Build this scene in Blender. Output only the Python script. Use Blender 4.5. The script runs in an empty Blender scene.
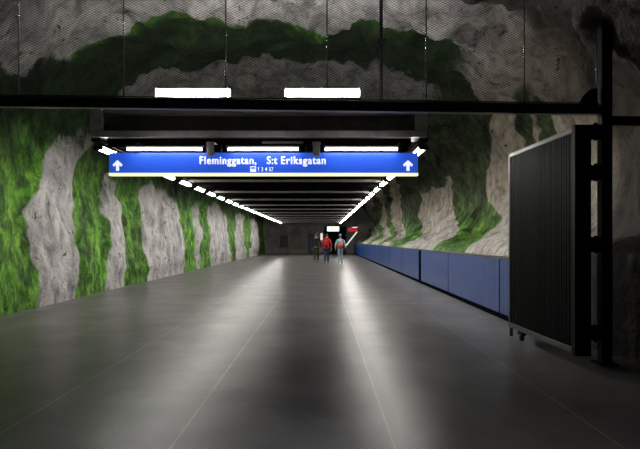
import bpy, bmesh, math, random
import numpy as np
from mathutils import Vector, Matrix

C = bpy.context.scene.collection
SC = bpy.context.scene
PI = math.pi

# ------------------------------------------------------------------ camera, world, exposure
F_PX = 560.0          # focal length in pixels of a 640 px wide frame
CAM_H = 1.40
cd = bpy.data.cameras.new('camera')
cd.sensor_width = 36.0
cd.lens = F_PX * 36.0 / 640.0
cd.shift_x = -2.0 / 640.0
cd.shift_y = 15.5 / 640.0
cd.clip_start = 0.05
cam = bpy.data.objects.new('camera', cd)
C.objects.link(cam)
cam.location = (0, 0, CAM_H)
cam.rotation_euler = (PI / 2, 0, 0)
SC.camera = cam

w = bpy.data.worlds.new('world')
SC.world = w
w.use_nodes = True
w.node_tree.nodes['Background'].inputs[0].default_value = (0.5, 0.5, 0.6, 1)
w.node_tree.nodes['Background'].inputs[1].default_value = 0.02

SC.view_settings.view_transform = 'Standard'
SC.view_settings.look = 'None'
SC.view_settings.gamma = 1.0
SC.view_settings.use_curve_mapping = False
SC.view_settings.exposure = 0.0
SC.cycles.use_denoising = True
SC.cycles.max_bounces = 8
SC.cycles.denoising_prefilter = 'ACCURATE'

ROW_POWER = 90.0       # emission of the canopy edge tubes
TOP_POWER = 110.0       # emission of the two lamps on top of the canopy
SIGN_POWER = 11.0       # emission of the slim tubes over the sign
FILL_POWER = 2.2       # emission of the unseen fill lamps added behind the camera


# ------------------------------------------------------------------ materials
def new_mat(name):
    m = bpy.data.materials.new(name)
    m.use_nodes = True
    nt = m.node_tree
    return m, nt, nt.nodes['Principled BSDF']


def N(nt, t, **kw):
    n = nt.nodes.new(t)
    for k, v in kw.items():
        setattr(n, k, v)
    return n


def noise(nt, scale, detail=4, rough=0.55, vec=None, dist=0.0):
    n = N(nt, 'ShaderNodeTexNoise')
    n.inputs['Scale'].default_value = scale
    n.inputs['Detail'].default_value = detail
    n.inputs['Roughness'].default_value = rough
    n.inputs['Distortion'].default_value = dist
    if vec is not None:
        nt.links.new(vec, n.inputs['Vector'])
    return n


def ramp(nt, src, stops):
    r = N(nt, 'ShaderNodeValToRGB')
    e = r.color_ramp.elements
    while len(e) < len(stops):
        e.new(0.5)
    for i, (p, c) in enumerate(stops):
        e[i].position = p
        e[i].color = (c[0], c[1], c[2], 1) if not isinstance(c, (int, float)) else (c, c, c, 1)
    nt.links.new(src, r.inputs[0])
    return r


def mixc(nt, fac, a, b, mode='MIX'):
    n = N(nt, 'ShaderNodeMix', data_type='RGBA', blend_type=mode)
    for sock, v in ((n.inputs[0], fac), (n.inputs[6], a), (n.inputs[7], b)):
        if hasattr(v, 'is_linked') or hasattr(v, 'links'):
            nt.links.new(v, sock)
        elif isinstance(v, (int, float)):
            sock.default_value = v
        else:
            sock.default_value = (v[0], v[1], v[2], 1)
    return n.outputs[2]


def math_n(nt, op, a, b=None, c=None):
    n = N(nt, 'ShaderNodeMath', operation=op)
    for i, v in enumerate((a, b, c)):
        if v is None:
            continue
        if isinstance(v, (int, float)):
            n.inputs[i].default_value = v
        else:
            nt.links.new(v, n.inputs[i])
    return n.outputs[0]


def simple(name, col, rough=0.5, metal=0.0, var=0.15, scale=6.0, emit=None, bump=0.0):
    m, nt, b = new_mat(name)
    tc = N(nt, 'ShaderNodeTexCoord')
    n = noise(nt, scale, 4, 0.6, tc.outputs['Object'])
    lo = [c * (1 - var) for c in col]
    hi = [min(1, c * (1 + var)) for c in col]
    r = ramp(nt, n.outputs['Fac'], [(0.3, lo), (0.7, hi)])
    nt.links.new(r.outputs[0], b.inputs['Base Color'])
    b.inputs['Roughness'].default_value = rough
    b.inputs['Metallic'].default_value = metal
    if bump:
        bp = N(nt, 'ShaderNodeBump')
        bp.inputs['Strength'].default_value = bump
        bp.inputs['Distance'].default_value = 0.01
        nt.links.new(n.outputs['Fac'], bp.inputs['Height'])
        nt.links.new(bp.outputs[0], b.inputs['Normal'])
    if emit:
        b.inputs['Emission Color'].default_value = (*emit[0], 1)
        b.inputs['Emission Strength'].default_value = emit[1]
    return m


def rock_mat():
    m, nt, b = new_mat('painted_rock')
    tc = N(nt, 'ShaderNodeTexCoord')
    obj = tc.outputs['Object']
    mp = N(nt, 'ShaderNodeMapping')
    mp.inputs['Scale'].default_value = (1.0, 1.0, 0.55)      # streaks run down the rock
    nt.links.new(obj, mp.inputs[0])
    paint = N(nt, 'ShaderNodeAttribute', attribute_name='paint')
    deep = N(nt, 'ShaderNodeAttribute', attribute_name='deep')
    warm = N(nt, 'ShaderNodeAttribute', attribute_name='warm')
    n1 = noise(nt, 1.6, 6, 0.65, mp.outputs[0], 0.6)
    n2 = noise(nt, 4.2, 5, 0.62, mp.outputs[0], 0.35)
    n3 = noise(nt, 22.0, 6, 0.7, obj)
    n4 = noise(nt, 3.2, 5, 0.6, obj, 1.0)
    n5 = noise(nt, 4.5, 5, 0.7, obj, 0.4)
    # bare sprayed rock
    grey = ramp(nt, n2.outputs['Fac'], [(0.28, (0.20, 0.185, 0.18)), (0.45, (0.40, 0.38, 0.375)), (0.70, (0.60, 0.575, 0.57))])
    tan = ramp(nt, n2.outputs['Fac'], [(0.28, (0.17, 0.135, 0.10)), (0.46, (0.41, 0.35, 0.285)), (0.72, (0.60, 0.54, 0.46))])
    rock = mixc(nt, warm.outputs['Fac'], grey.outputs[0], tan.outputs[0])
    dk = ramp(nt, n1.outputs['Fac'], [(0.32, 0.45), (0.52, 1.0)])
    rock = mixc(nt, 1.0, rock, dk.outputs[0], 'MULTIPLY')
    pit = ramp(nt, n5.outputs['Fac'], [(0.355, 0.15), (0.385, 1.0)])
    rock = mixc(nt, 1.0, rock, pit.outputs[0], 'MULTIPLY')
    near_dark = N(nt, 'ShaderNodeAttribute', attribute_name='near_dark')
    rock = mixc(nt, near_dark.outputs['Fac'], rock, mixc(nt, 1.0, rock, (0.27, 0.255, 0.26), 'MULTIPLY'))
    # moss green paint
    n7 = noise(nt, 1.1, 5, 0.65, mp.outputs[0], 0.8)
    gb = ramp(nt, n2.outputs['Fac'], [(0.28, (0.010, 0.045, 0.004)), (0.44, (0.060, 0.19, 0.010)),
                                      (0.56, (0.14, 0.37, 0.025)), (0.72, (0.30, 0.52, 0.08))])
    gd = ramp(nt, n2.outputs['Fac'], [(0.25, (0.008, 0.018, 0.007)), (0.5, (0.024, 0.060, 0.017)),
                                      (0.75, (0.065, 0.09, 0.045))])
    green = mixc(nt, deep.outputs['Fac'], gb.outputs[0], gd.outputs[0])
    green = mixc(nt, math_n(nt, 'MULTIPLY', warm.outputs['Fac'], 0.35), green, mixc(nt, 1.0, tan.outputs[0], (0.35, 0.42, 0.30), 'MULTIPLY'))
    gk = ramp(nt, n4.outputs['Fac'], [(0.32, 0.28), (0.55, 1.0)])
    green = mixc(nt, 1.0, green, gk.outputs[0], 'MULTIPLY')
    mot = ramp(nt, n7.outputs['Fac'], [(0.36, 0.25), (0.5, 0.8), (0.62, 1.15)])
    green = mixc(nt, 1.0, green, mot.outputs[0], 'MULTIPLY')
    jit = math_n(nt, 'MULTIPLY_ADD', n2.outputs['Fac'], 0.9, -0.45)
    jit2 = math_n(nt, 'MULTIPLY_ADD', n3.outputs['Fac'], 0.40, -0.20)
    se = N(nt, 'ShaderNodeAttribute', attribute_name='smooth_edge')
    jj = math_n(nt, 'MULTIPLY', math_n(nt, 'ADD', jit, jit2), math_n(nt, 'MULTIPLY_ADD', se.outputs['Fac'], -0.55, 1.0))
    p = math_n(nt, 'ADD', paint.outputs['Fac'], jj)
    pm = N(nt, 'ShaderNodeMapRange')
    pm.inputs[1].default_value = 0.40
    pm.inputs[2].default_value = 0.60
    nt.links.new(p, pm.inputs[0])
    col = mixc(nt, pm.outputs[0], rock, green)
    nt.links.new(col, b.inputs['Base Color'])
    b.inputs['Roughness'].default_value = 0.75
    b.inputs['Specular IOR Level'].default_value = 0.35
    n6 = noise(nt, 3.5, 5, 0.62, obj)
    h = math_n(nt, 'ADD', math_n(nt, 'MULTIPLY', n6.outputs['Fac'], 1.3), math_n(nt, 'MULTIPLY', n2.outputs['Fac'], 0.10))
    h = math_n(nt, 'ADD', h, math_n(nt, 'MULTIPLY', n3.outputs['Fac'], 0.12))
    bp = N(nt, 'ShaderNodeBump')
    bp.inputs['Strength'].default_value = 0.75
    bp.inputs['Distance'].default_value = 0.14
    nt.links.new(h, bp.inputs['Height'])
    nt.links.new(bp.outputs[0], b.inputs['Normal'])
    return m


JOINTS = [0.49, -1.02, -2.33, -3.65, 2.03, -4.97]


def floor_mat():
    m, nt, b = new_mat('polished_concrete')
    tc = N(nt, 'ShaderNodeTexCoord')
    obj = tc.outputs['Object']
    sx = N(nt, 'ShaderNodeSeparateXYZ')
    nt.links.new(obj, sx.inputs[0])
    n1 = noise(nt, 0.9, 6, 0.65, obj, 0.3)
    n2 = noise(nt, 40.0, 3, 0.7, obj)
    n3 = noise(nt, 1.6, 2, 0.5, obj, 0.2)
    base = ramp(nt, n1.outputs['Fac'], [(0.32, (0.105, 0.099, 0.103)), (0.68, (0.195, 0.184, 0.182))])
    fine = ramp(nt, n2.outputs['Fac'], [(0.35, 0.88), (0.65, 1.10)])
    col = mixc(nt, 1.0, base.outputs[0], fine.outputs[0], 'MULTIPLY')
    # pale joint strips along the hall
    line = None
    for j in JOINTS:
        d = math_n(nt, 'ABSOLUTE', math_n(nt, 'SUBTRACT', sx.outputs[0], j))
        l = math_n(nt, 'LESS_THAN', d, 0.006)
        line = l if line is None else math_n(nt, 'MAXIMUM', line, l)
    # thin saw cuts across it
    my = math_n(nt, 'ABSOLUTE', math_n(nt, 'SUBTRACT', math_n(nt, 'FRACT', math_n(nt, 'DIVIDE', sx.outputs[1], 6.0)), 0.5))
    cut = math_n(nt, 'LESS_THAN', my, 0.001)
    col = mixc(nt, math_n(nt, 'MULTIPLY', line, ramp(nt, n1.outputs['Fac'], [(0.3, 0.2), (0.6, 1.0)]).outputs[0]), col, (0.40, 0.34, 0.29))
    col = mixc(nt, math_n(nt, 'MULTIPLY', cut, 0.5), col, (0.03, 0.03, 0.03))
    nt.links.new(col, b.inputs['Base Color'])
    r = ramp(nt, n3.outputs['Fac'], [(0.25, 0.28), (0.75, 0.33)])
    nt.links.new(r.outputs[0], b.inputs['Roughness'])
    b.inputs['IOR'].default_value = 1.20
    return m


def emit_mat(name, col, power):
    m, nt, b = new_mat(name)
    b.inputs['Base Color'].default_value = (*[0.8 * c for c in col], 1)
    b.inputs['Emission Color'].default_value = (*col, 1)
    b.inputs['Emission Strength'].default_value = power
    return m


M = {
    'rock': rock_mat(),
    'floor': floor_mat(),
    'tube': emit_mat('row_tube', (1.0, 0.97, 0.90), ROW_POWER),
    'toptube': emit_mat('top_tube', (1.0, 0.98, 0.93), TOP_POWER),
    'signtube': emit_mat('sign_tube', (1.0, 0.95, 0.97), SIGN_POWER),
    'filltube': emit_mat('fill_tube', (0.85, 0.85, 1.0), FILL_POWER),
    'litwhite': emit_mat('lit_white_sign', (1.0, 1.0, 0.88), 1.6),
    'litred': emit_mat('lit_red_sign', (0.6, 0.01, 0.02), 0.25),
    'rail_light': emit_mat('handrail_light', (1.0, 0.96, 0.92), 0.9),
    'black_steel': simple('black_painted_steel', (0.006, 0.006, 0.008), 0.5, 0.0, 0.3, 8),
    'navy_steel': simple('navy_painted_steel', (0.010, 0.013, 0.030), 0.3, 0.0, 0.3, 8),
    'wire': simple('galvanised_mesh', (0.014, 0.014, 0.015), 0.5, 0.0, 0.3, 20),
    'rod': simple('galvanised_rod', (0.55, 0.55, 0.55), 0.25, 0.9, 0.1, 20),
    'gate_rail': simple('worn_gate_rail', (0.03, 0.03, 0.033), 0.4, 0.1, 0.3, 8),
    'canopy': simple('dark_canopy_sheet', (0.0045, 0.004, 0.0038), 0.95, 0.0, 0.25, 3),
    'trough': simple('brown_grey_trough_sheet', (0.30, 0.27, 0.25), 0.7, 0.0, 0.2, 3),
    'front_rail': simple('pale_front_rail', (0.40, 0.385, 0.37), 0.45, 0.1, 0.2, 6),
    'canopy_rail': simple('grey_canopy_rail', (0.03, 0.029, 0.027), 0.8, 0.0, 0.25, 6),
    'canopy_rib': simple('pale_canopy_rib', (0.12, 0.115, 0.11), 0.55, 0.0, 0.2, 6),
    'grey_metal': simple('grey_bracket_metal', (0.40, 0.39, 0.36), 0.5, 0.1, 0.2, 10),
    'housing': simple('white_lamp_housing', (0.012, 0.012, 0.012), 0.8, 0.0, 0.1, 10),
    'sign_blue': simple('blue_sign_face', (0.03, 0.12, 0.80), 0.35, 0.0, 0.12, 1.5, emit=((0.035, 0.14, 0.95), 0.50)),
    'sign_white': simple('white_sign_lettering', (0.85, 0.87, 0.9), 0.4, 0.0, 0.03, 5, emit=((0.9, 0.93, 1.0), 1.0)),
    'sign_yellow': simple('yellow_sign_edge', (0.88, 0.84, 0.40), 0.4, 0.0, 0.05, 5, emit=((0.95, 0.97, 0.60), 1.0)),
    'barrier': simple('blue_barrier_panel', (0.008, 0.046, 0.21), 0.36, 0.0, 0.25, 2.5),
    'barrier_dark': simple('dark_barrier_trim', (0.006, 0.006, 0.009), 0.6, 0.0, 0.2, 4),
    'barrier_cap': simple('steel_barrier_cap', (0.05, 0.055, 0.07), 0.45, 0.2, 0.2, 6),
    'endwall': simple('grey_end_wall', (0.30, 0.28, 0.26), 0.8, 0.0, 0.35, 1.2, bump=0.3),
    'dark': simple('dark_recess', (0.012, 0.012, 0.016), 0.6, 0.0, 0.2, 4),
    'dark_blue': simple('dark_blue_door_paint', (0.01, 0.025, 0.09), 0.4, 0.0, 0.2, 4),
    'skin': simple('skin', (0.48, 0.28, 0.20), 0.55, 0.0, 0.06, 10),
    'hair': simple('dark_hair', (0.02, 0.014, 0.01), 0.5, 0.0, 0.3, 30),
    'black_cloth': simple('black_cloth', (0.010, 0.011, 0.015), 0.85, 0.0, 0.3, 12),
    'olive_cloth': simple('olive_cloth', (0.035, 0.038, 0.010), 0.85, 0.0, 0.3, 12),
    'red_cloth': simple('red_cloth', (0.42, 0.012, 0.02), 0.75, 0.0, 0.2, 12),
    'orange_cloth': simple('orange_cloth', (0.60, 0.12, 0.04), 0.75, 0.0, 0.2, 12),
    'denim': simple('dark_denim', (0.02, 0.035, 0.09), 0.85, 0.0, 0.3, 12),
    'pale_blue': simple('pale_blue_cloth', (0.35, 0.50, 0.60), 0.8, 0.0, 0.15, 12),
    'cap_blue': simple('blue_cap_cloth', (0.10, 0.25, 0.48), 0.8, 0.0, 0.15, 12),
    'shoe': simple('dark_shoe', (0.02, 0.02, 0.02), 0.6, 0.0, 0.2, 12),
    'poster': simple('dark_poster', (0.02, 0.018, 0.016), 0.4, 0.0, 0.3, 12),
}

for _k in ('black_steel', 'navy_steel'):
    M[_k].node_tree.nodes['Principled BSDF'].inputs['Specular IOR Level'].default_value = 0.07 if _k == 'black_steel' else 0.3
for _k in ('canopy', 'canopy_rail', 'canopy_rib', 'barrier_dark'):
    M[_k].node_tree.nodes['Principled BSDF'].inputs['Specular IOR Level'].default_value = 0.0


# ------------------------------------------------------------------ mesh helpers
def add_box(bm, x0, x1, y0, y1, z0, z1, bevel=0.0):
    r = bmesh.ops.create_cube(bm, size=1.0)
    vs = r['verts']
    for v in vs:
        v.co.x = x0 + (v.co.x + 0.5) * (x1 - x0)
        v.co.y = y0 + (v.co.y + 0.5) * (y1 - y0)
        v.co.z = z0 + (v.co.z + 0.5) * (z1 - z0)
    if bevel > 0:
        es = list({e for v in vs for e in v.link_edges})
        bmesh.ops.bevel(bm, geom=es, offset=bevel, segments=2, affect='EDGES', profile=0.5)


def add_tube(bm, p0, p1, r0, r1=None, seg=10):
    r1 = r0 if r1 is None else r1
    p0, p1 = Vector(p0), Vector(p1)
    d = p1 - p0
    res = bmesh.ops.create_cone(bm, cap_ends=True, segments=seg, radius1=r0, radius2=r1, depth=d.length)
    mat = Matrix.Translation((p0 + p1) / 2) @ d.to_track_quat('Z', 'Y').to_matrix().to_4x4()
    bmesh.ops.transform(bm, matrix=mat, verts=res['verts'])


def add_prism(bm, pts, y0, y1):
    """extrude an x-z outline from y0 to y1"""
    a = [bm.verts.new((x, y0, z)) for x, z in pts]
    b_ = [bm.verts.new((x, y1, z)) for x, z in pts]
    bm.faces.new(a)
    bm.faces.new(b_[::-1])
    n = len(pts)
    for i in range(n):
        bm.faces.new((a[i], b_[i], b_[(i + 1) % n], a[(i + 1) % n]))
    bmesh.ops.recalc_face_normals(bm, faces=bm.faces[:])


def obj(name, bm, mat, parent=None, smooth=False, loc=None):
    me = bpy.data.meshes.new(name)
    bm.to_mesh(me)
    bm.free()
    if smooth:
        for p in me.polygons:
            p.use_smooth = True
    me.materials.append(mat)
    o = bpy.data.objects.new(name, me)
    C.objects.link(o)
    if loc is not None:
        o.location = loc
    if parent is not None:
        o.parent = parent
    return o


def tag(o, label, cat, group=None):
    o['label'] = label
    o['category'] = cat
    if group:
        o['group'] = group
    return o


def thing(name, label, cat, loc=(0, 0, 0), rotz=0.0, group=None):
    o = bpy.data.objects.new(name, None)
    C.objects.link(o)
    o.location = loc
    o.rotation_euler = (0, 0, rotz)
    return tag(o, label, cat, group)


def struct(o):
    o['kind'] = 'structure'
    return o


def box_obj(name, dims, mat, parent=None, bevel=0.0, loc=None):
    bm = bmesh.new()
    add_box(bm, *dims, bevel)
    return obj(name, bm, mat, parent, loc=loc)


def dup(root, loc, label=None, group=None):
    r = root.copy()
    C.objects.link(r)
    r.location = loc
    if label:
        r['label'] = label
    if group:
        r['group'] = group
    for ch in list(root.children):
        c = ch.copy()
        C.objects.link(c)
        c.parent = r
        for g in ch.children:
            d = g.copy()
            C.objects.link(d)
            d.parent = c
    return r


# ------------------------------------------------------------------ noise in numpy
def _hash(ix, iy, iz, seed):
    h = (ix.astype(np.int64) * 374761393 + iy.astype(np.int64) * 668265263 + iz.astype(np.int64) * 2147483647 + seed * 144269) & 0xFFFFFFFF
    h = ((h ^ (h >> 13)) * 1274126177) & 0xFFFFFFFF
    h = (h ^ (h >> 16)) & 0xFFFFFFFF
    return h.astype(np.float64) / 4294967295.0


def vnoise(x, y, z, seed=0):
    ix, iy, iz = np.floor(x), np.floor(y), np.floor(z)
    fx, fy, fz = x - ix, y - iy, z - iz
    fx, fy, fz = [f * f * f * (f * (f * 6 - 15) + 10) for f in (fx, fy, fz)]
    out = 0
    for dx in (0, 1):
        for dy in (0, 1):
            for dz in (0, 1):
                wgt = (fx if dx else 1 - fx) * (fy if dy else 1 - fy) * (fz if dz else 1 - fz)
                out = out + wgt * _hash(ix + dx, iy + dy, iz + dz, seed)
    return out * 2 - 1


def fbm(x, y, z, octv=4, seed=0, gain=0.5):
    a, s, o = 1.0, 0.0, 0
    for k in range(octv):
        o = o + a * vnoise(x * 2 ** k, y * 2 ** k, z * 2 ** k, seed + k * 17)
        s += a
        a *= gain
    return o / s


# ------------------------------------------------------------------ cave shell
# cross-sections: lists of (x, z) from the foot of the left wall over the roof to the foot of the right one
SEC = {
    -5.0: [(-5.6, -0.05), (-5.65, 1.5), (-5.8, 3.0), (-5.6, 4.2), (-4.0, 5.0), (-1.6, 5.2), (0.6, 4.9), (2.2, 4.3), (3.3, 3.6), (3.9, 2.6), (3.6, 1.6), (3.5, 1.2), (3.5, -0.05)],
    6.4:  [(-5.8, -0.05), (-5.85, 1.5), (-5.95, 3.1), (-5.85, 4.4), (-4.6, 5.4), (-2.0, 5.8), (0.5, 5.5), (2.3, 4.7), (3.35, 3.95), (4.1, 2.8), (3.95, 1.6), (3.5, 1.2), (3.5, -0.05)],
    10.5: [(-5.9, -0.05), (-5.95, 1.5), (-6.1, 3.2), (-6.0, 4.7), (-4.8, 5.8), (-2.2, 6.3), (0.4, 6.3), (2.4, 5.7), (3.9, 4.9), (4.85, 3.3), (4.55, 1.85), (3.5, 1.12), (3.5, -0.05)],
    16.0: [(-5.95, -0.05), (-6.0, 1.5), (-6.15, 3.2), (-6.05, 4.8), (-4.9, 6.0), (-2.3, 6.5), (0.4, 6.5), (2.6, 6.0), (4.3, 5.1), (5.3, 3.3), (4.75, 1.80), (3.45, 1.10), (3.5, -0.05)],
    60.0: [(-5.95, -0.05), (-6.0, 1.5), (-6.1, 3.2), (-6.0, 4.6), (-4.9, 5.6), (-2.3, 6.1), (0.4, 6.1), (2.6, 5.7), (4.2, 4.8), (5.2, 3.2), (4.7, 1.80), (3.42, 1.10), (3.45, -0.05)],
}


def catmull(P, n):
    P = np.array(P, float)
    k = len(P)
    t = np.linspace(0, k - 1, n)
    i = np.clip(np.floor(t).astype(int), 0, k - 2)
    f = (t - i)[:, None]
    p0 = P[np.clip(i - 1, 0, k - 1)]
    p1 = P[i]
    p2 = P[i + 1]
    p3 = P[np.clip(i + 2, 0, k - 1)]
    return 0.5 * ((2 * p1) + (-p0 + p2) * f + (2 * p0 - 5 * p1 + 4 * p2 - p3) * f ** 2 + (-p0 + 3 * p1 - 3 * p2 + p3) * f ** 3)


NS = 241
ys = [-5.0]
while ys[-1] < 59.4:
    y = ys[-1]
    step = 0.10 if y < 18 else 0.10 + (y - 18) * 0.006
    if y < 3:
        step = 0.2
    ys.append(y + step)
ys.append(59.6)
ys = np.array(ys)
keys = sorted(SEC)
secs = np.array([catmull(SEC[k], NS) for k in keys])
ki = np.clip(np.searchsorted(keys, ys, side='right') - 1, 0, len(keys) - 2)
kf = (ys - np.array(keys)[ki]) / (np.array(keys)[ki + 1] - np.array(keys)[ki])
kf = kf * kf * (3 - 2 * kf)
P = secs[ki] * (1 - kf)[:, None, None] + secs[ki + 1] * kf[:, None, None]    # (ny, NS, 2)
X0, Z0 = P[..., 0], P[..., 1]
Y0 = np.repeat(ys[:, None], NS, 1)
T = np.linspace(0, 12, NS)[None, :].repeat(len(ys), 0)       # section parameter, one unit per key point
# outward normal in the section plane
dX = np.gradient(X0, axis=1)
dZ = np.gradient(Z0, axis=1)
ln = np.hypot(dX, dZ)
NX, NZ = -dZ / ln, dX / ln           # left of travel = outward (up the left wall, over, down)


def band(y, edges, soft):
    """1 inside any [a, b] interval"""
    r = np.zeros_like(y)
    for a, b in edges:
        s = np.clip((y - a) / soft + 0.5, 0, 1) * np.clip((b - y) / soft + 0.5, 0, 1)
        r = np.maximum(r, s)
    return r


wob = fbm(X0 * 0.6, Y0 * 0.5, Z0 * 0.6, 3, 5)
left = T < 3.6
# left wall: bare rock ribs between painted bays (metres down the hall)
lean = np.clip(Z0 - 2.7, 0, 4) ** 1.3 * 1.0
YL = Y0 + wob * 0.9 * np.clip(Y0 / 20, 0.5, 2.0) - lean
L_BARE = [(11.75, 13.55), (15.6, 17.0), (18.7, 24.3), (29.5, 36.2), (39.3, 43.2), (46.5, 51.5)]
bareL = band(YL, L_BARE, 0.35)
bareL = np.maximum(bareL, 0.62 * band(YL, [(26.2, 27.6)], 0.6))
hiL = np.clip((Z0 + 0.5 * wob - 3.0) / 0.8, 0, 1)                    # the ribs fade into dark green overhead
bareL = bareL * (1 - hiL * band(YL, [(14.0, 80)], 0.5))
bareL = np.maximum(bareL, np.clip((Z0 + 0.9 * wob - 4.35) / 0.4, 0, 1) * band(Y0 + 1.2 * wob, [(-9, 12.0)], 0.5))
# roof: bare near the mesh, a green arch, bare again further in
YR = Y0 + wob * 1.3
bareR = np.maximum(band(YR, [(-9, 12.6)], 0.4), band(YR, [(15.6, 80)], 1.2) * 0.9)
bareR = np.where(band(YR, [(22, 27), (33, 38), (44, 49)], 0.8) > 0.5, 0.2, bareR)
# right wall
YW = Y0 + wob * 0.40 * np.clip(Y0 / 16, 0.4, 2.0) - 0.22 * Y0 * np.exp(-((Z0 - 2.9) / np.where(Z0 > 2.9, 2.1, 1.2)) ** 2) * np.clip((Z0 - 1.0) / 0.8, 0, 1)
R_GREEN = [(8.8, 10.2), (13.5, 17.4), (24.0, 29.0), (32.0, 34.5), (38.5, 42.0), (47, 52)]
bareW = 1 - band(YW, R_GREEN, 0.4) * np.where(Y0 < 11.6, np.clip((2.6 - Z0) / 0.5, 0, 1), 1)
bareW = bareW * (1 - np.clip((Z0 + 0.6 * wob - 3.5) / 0.6, 0, 1) * band(YW, [(13.5, 24.0)], 0.5))
bareW = bareW * (1 - 0.9 * np.clip((Z0 - 2.6) / 0.4, 0, 1) * np.clip((4.9 - Z0) / 0.5, 0, 1) * band(Y0 + 1.6 * (Z0 - 3.9) + 0.3 * wob, [(12.7, 13.8)], 0.4))
bareL = bareL * np.clip(1.25 - np.clip((Z0 + 0.8 * wob - 2.0) / 2.2, 0, 1) * band(Y0, [(11.0, 90)], 1.0), 0, 1)
wl = np.clip((T - 3.0) / 0.8, 0, 1)
wr = np.clip((T - 7.0) / 0.9, 0, 1)
bare = bareL * (1 - wl) + bareR * wl * (1 - wr) + bareW * wr
paint = 1 - bare
# darker paint overhead and in the roof arch, lime at its rim
rim = np.exp(-((YR - 12.55) / 0.22) ** 2)
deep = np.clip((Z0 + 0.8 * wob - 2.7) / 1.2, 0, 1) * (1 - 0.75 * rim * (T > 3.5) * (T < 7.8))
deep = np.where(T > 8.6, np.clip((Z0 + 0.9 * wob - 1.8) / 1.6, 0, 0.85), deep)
warm = np.clip((T - 7.2) / 1.0, 0, 1) * (1 - 0.7 * np.clip((T - 9.2) / 1.0, 0, 1))
smooth_edge = np.clip((T - 7.2) / 1.0, 0, 1)
# rock colour darkened towards the near end, above and beside the steel frame
near_dark = np.clip((10.9 - 0.35 * np.clip(T - 6.5, 0, 9) - Y0 + 1.6 * wob) / 1.2, 0, 1) * np.clip((T - 3.2) / 0.8, 0, 1)
near_dark = near_dark * (1 + 0.3 * np.clip(T - 7.5, 0, 1) * np.clip(8.5 - Y0, 0, 1))

# relief: ribs stand proud where the rock is bare, plus lumps at three sizes
big = fbm(X0 * 0.45, Y0 * 0.35, Z0 * 0.30, 3, 11)
mid = fbm(X0 * 1.6, Y0 * 1.5, Z0 * 0.7, 4, 23)
sml = fbm(X0 * 5.0, Y0 * 5.0, Z0 * 3.0, 3, 41)
amp = np.clip(Z0 / 0.5, 0.35, 1) * np.where(T > 10.9, 0.12, 1.0)
amp = amp * np.where(T > 9.8, 1 - 0.8 * np.clip((T - 9.8) / 1.1, 0, 1), 1)
inward = 0.10 * bareL * (1 - wl) + 0.26 * big + 0.24 * mid + 0.06 * sml
scal = 0.12 * np.sin(YW * 2 * PI / 7.0) * wr * np.clip((11 - T) / 1.0, 0, 1)  # scalloped bays of the right wall
disp = -(inward * amp * (1 + 0.9 * np.clip((T - 3.2) / 1.0, 0, 1) * np.clip((9.0 - T) / 1.0, 0, 1))) + scal
X1 = X0 + NX * disp
Z1 = Z0 + NZ * disp
Y1 = Y0 + 0.10 * fbm(X0 * 2, Y0 * 2 + 50, Z0 * 2, 3, 77)
Y1[0] = Y0[0]
Y1[-1] = Y0[-1]


def shell_part(name, j0, j1):
    xs, yv, zs = X1[:, j0:j1 + 1], Y1[:, j0:j1 + 1], Z1[:, j0:j1 + 1]
    ny, nj = xs.shape
    co = np.stack([xs, yv, zs], -1).reshape(-1, 3)
    idx = np.arange(ny * nj).reshape(ny, nj)
    a, b_, c, d = idx[:-1, :-1], idx[:-1, 1:], idx[1:, 1:], idx[1:, :-1]
    faces = np.stack([a, b_, c, d], -1).reshape(-1, 4)
    me = bpy.data.meshes.new(name)
    me.from_pydata(co.tolist(), [], faces.tolist())
    for an, arr in (('paint', paint), ('deep', deep), ('warm', warm), ('smooth_edge', smooth_edge), ('near_dark', near_dark)):
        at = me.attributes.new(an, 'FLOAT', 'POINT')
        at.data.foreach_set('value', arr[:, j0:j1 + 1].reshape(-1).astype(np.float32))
    me.polygons.foreach_set('use_smooth', [True] * len(me.polygons))
    me.materials.append(M['rock'])
    me.update()
    o = bpy.data.objects.new(name, me)
    C.objects.link(o)
    return struct(o)


jl, jr = int(3.6 / 12 * (NS - 1)), int(7.8 / 12 * (NS - 1))
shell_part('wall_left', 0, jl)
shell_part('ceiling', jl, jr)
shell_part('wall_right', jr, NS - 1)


def roof_z(x, y, rightside=False):
    """height of the rock over (x, y)"""
    i = int(np.argmin(np.abs(ys - y)))
    xs, zs, t = X1[i], Z1[i], T[i]
    sel = (t > 2.5) & (t < 9.6)
    xx, zz = xs[sel], zs[sel]
    best = None
    for k in range(len(xx) - 1):
        if (xx[k] - x) * (xx[k + 1] - x) <= 0:
            f = 0 if xx[k + 1] == xx[k] else (x - xx[k]) / (xx[k + 1] - xx[k])
            z = zz[k] + f * (zz[k + 1] - zz[k])
            best = z if best is None else max(best, z)
    return best if best is not None else float(zz.min())


# floor
struct(box_obj('floor', (-6.7, 5.4, -5.2, 70.0, -0.15, 0.0), M['floor']))
# rear closure of the hall behind the camera
struct(box_obj('wall_back', (-6.9, 5.4, -5.3, -5.1, 0.0, 6.6), M['endwall']))

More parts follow.
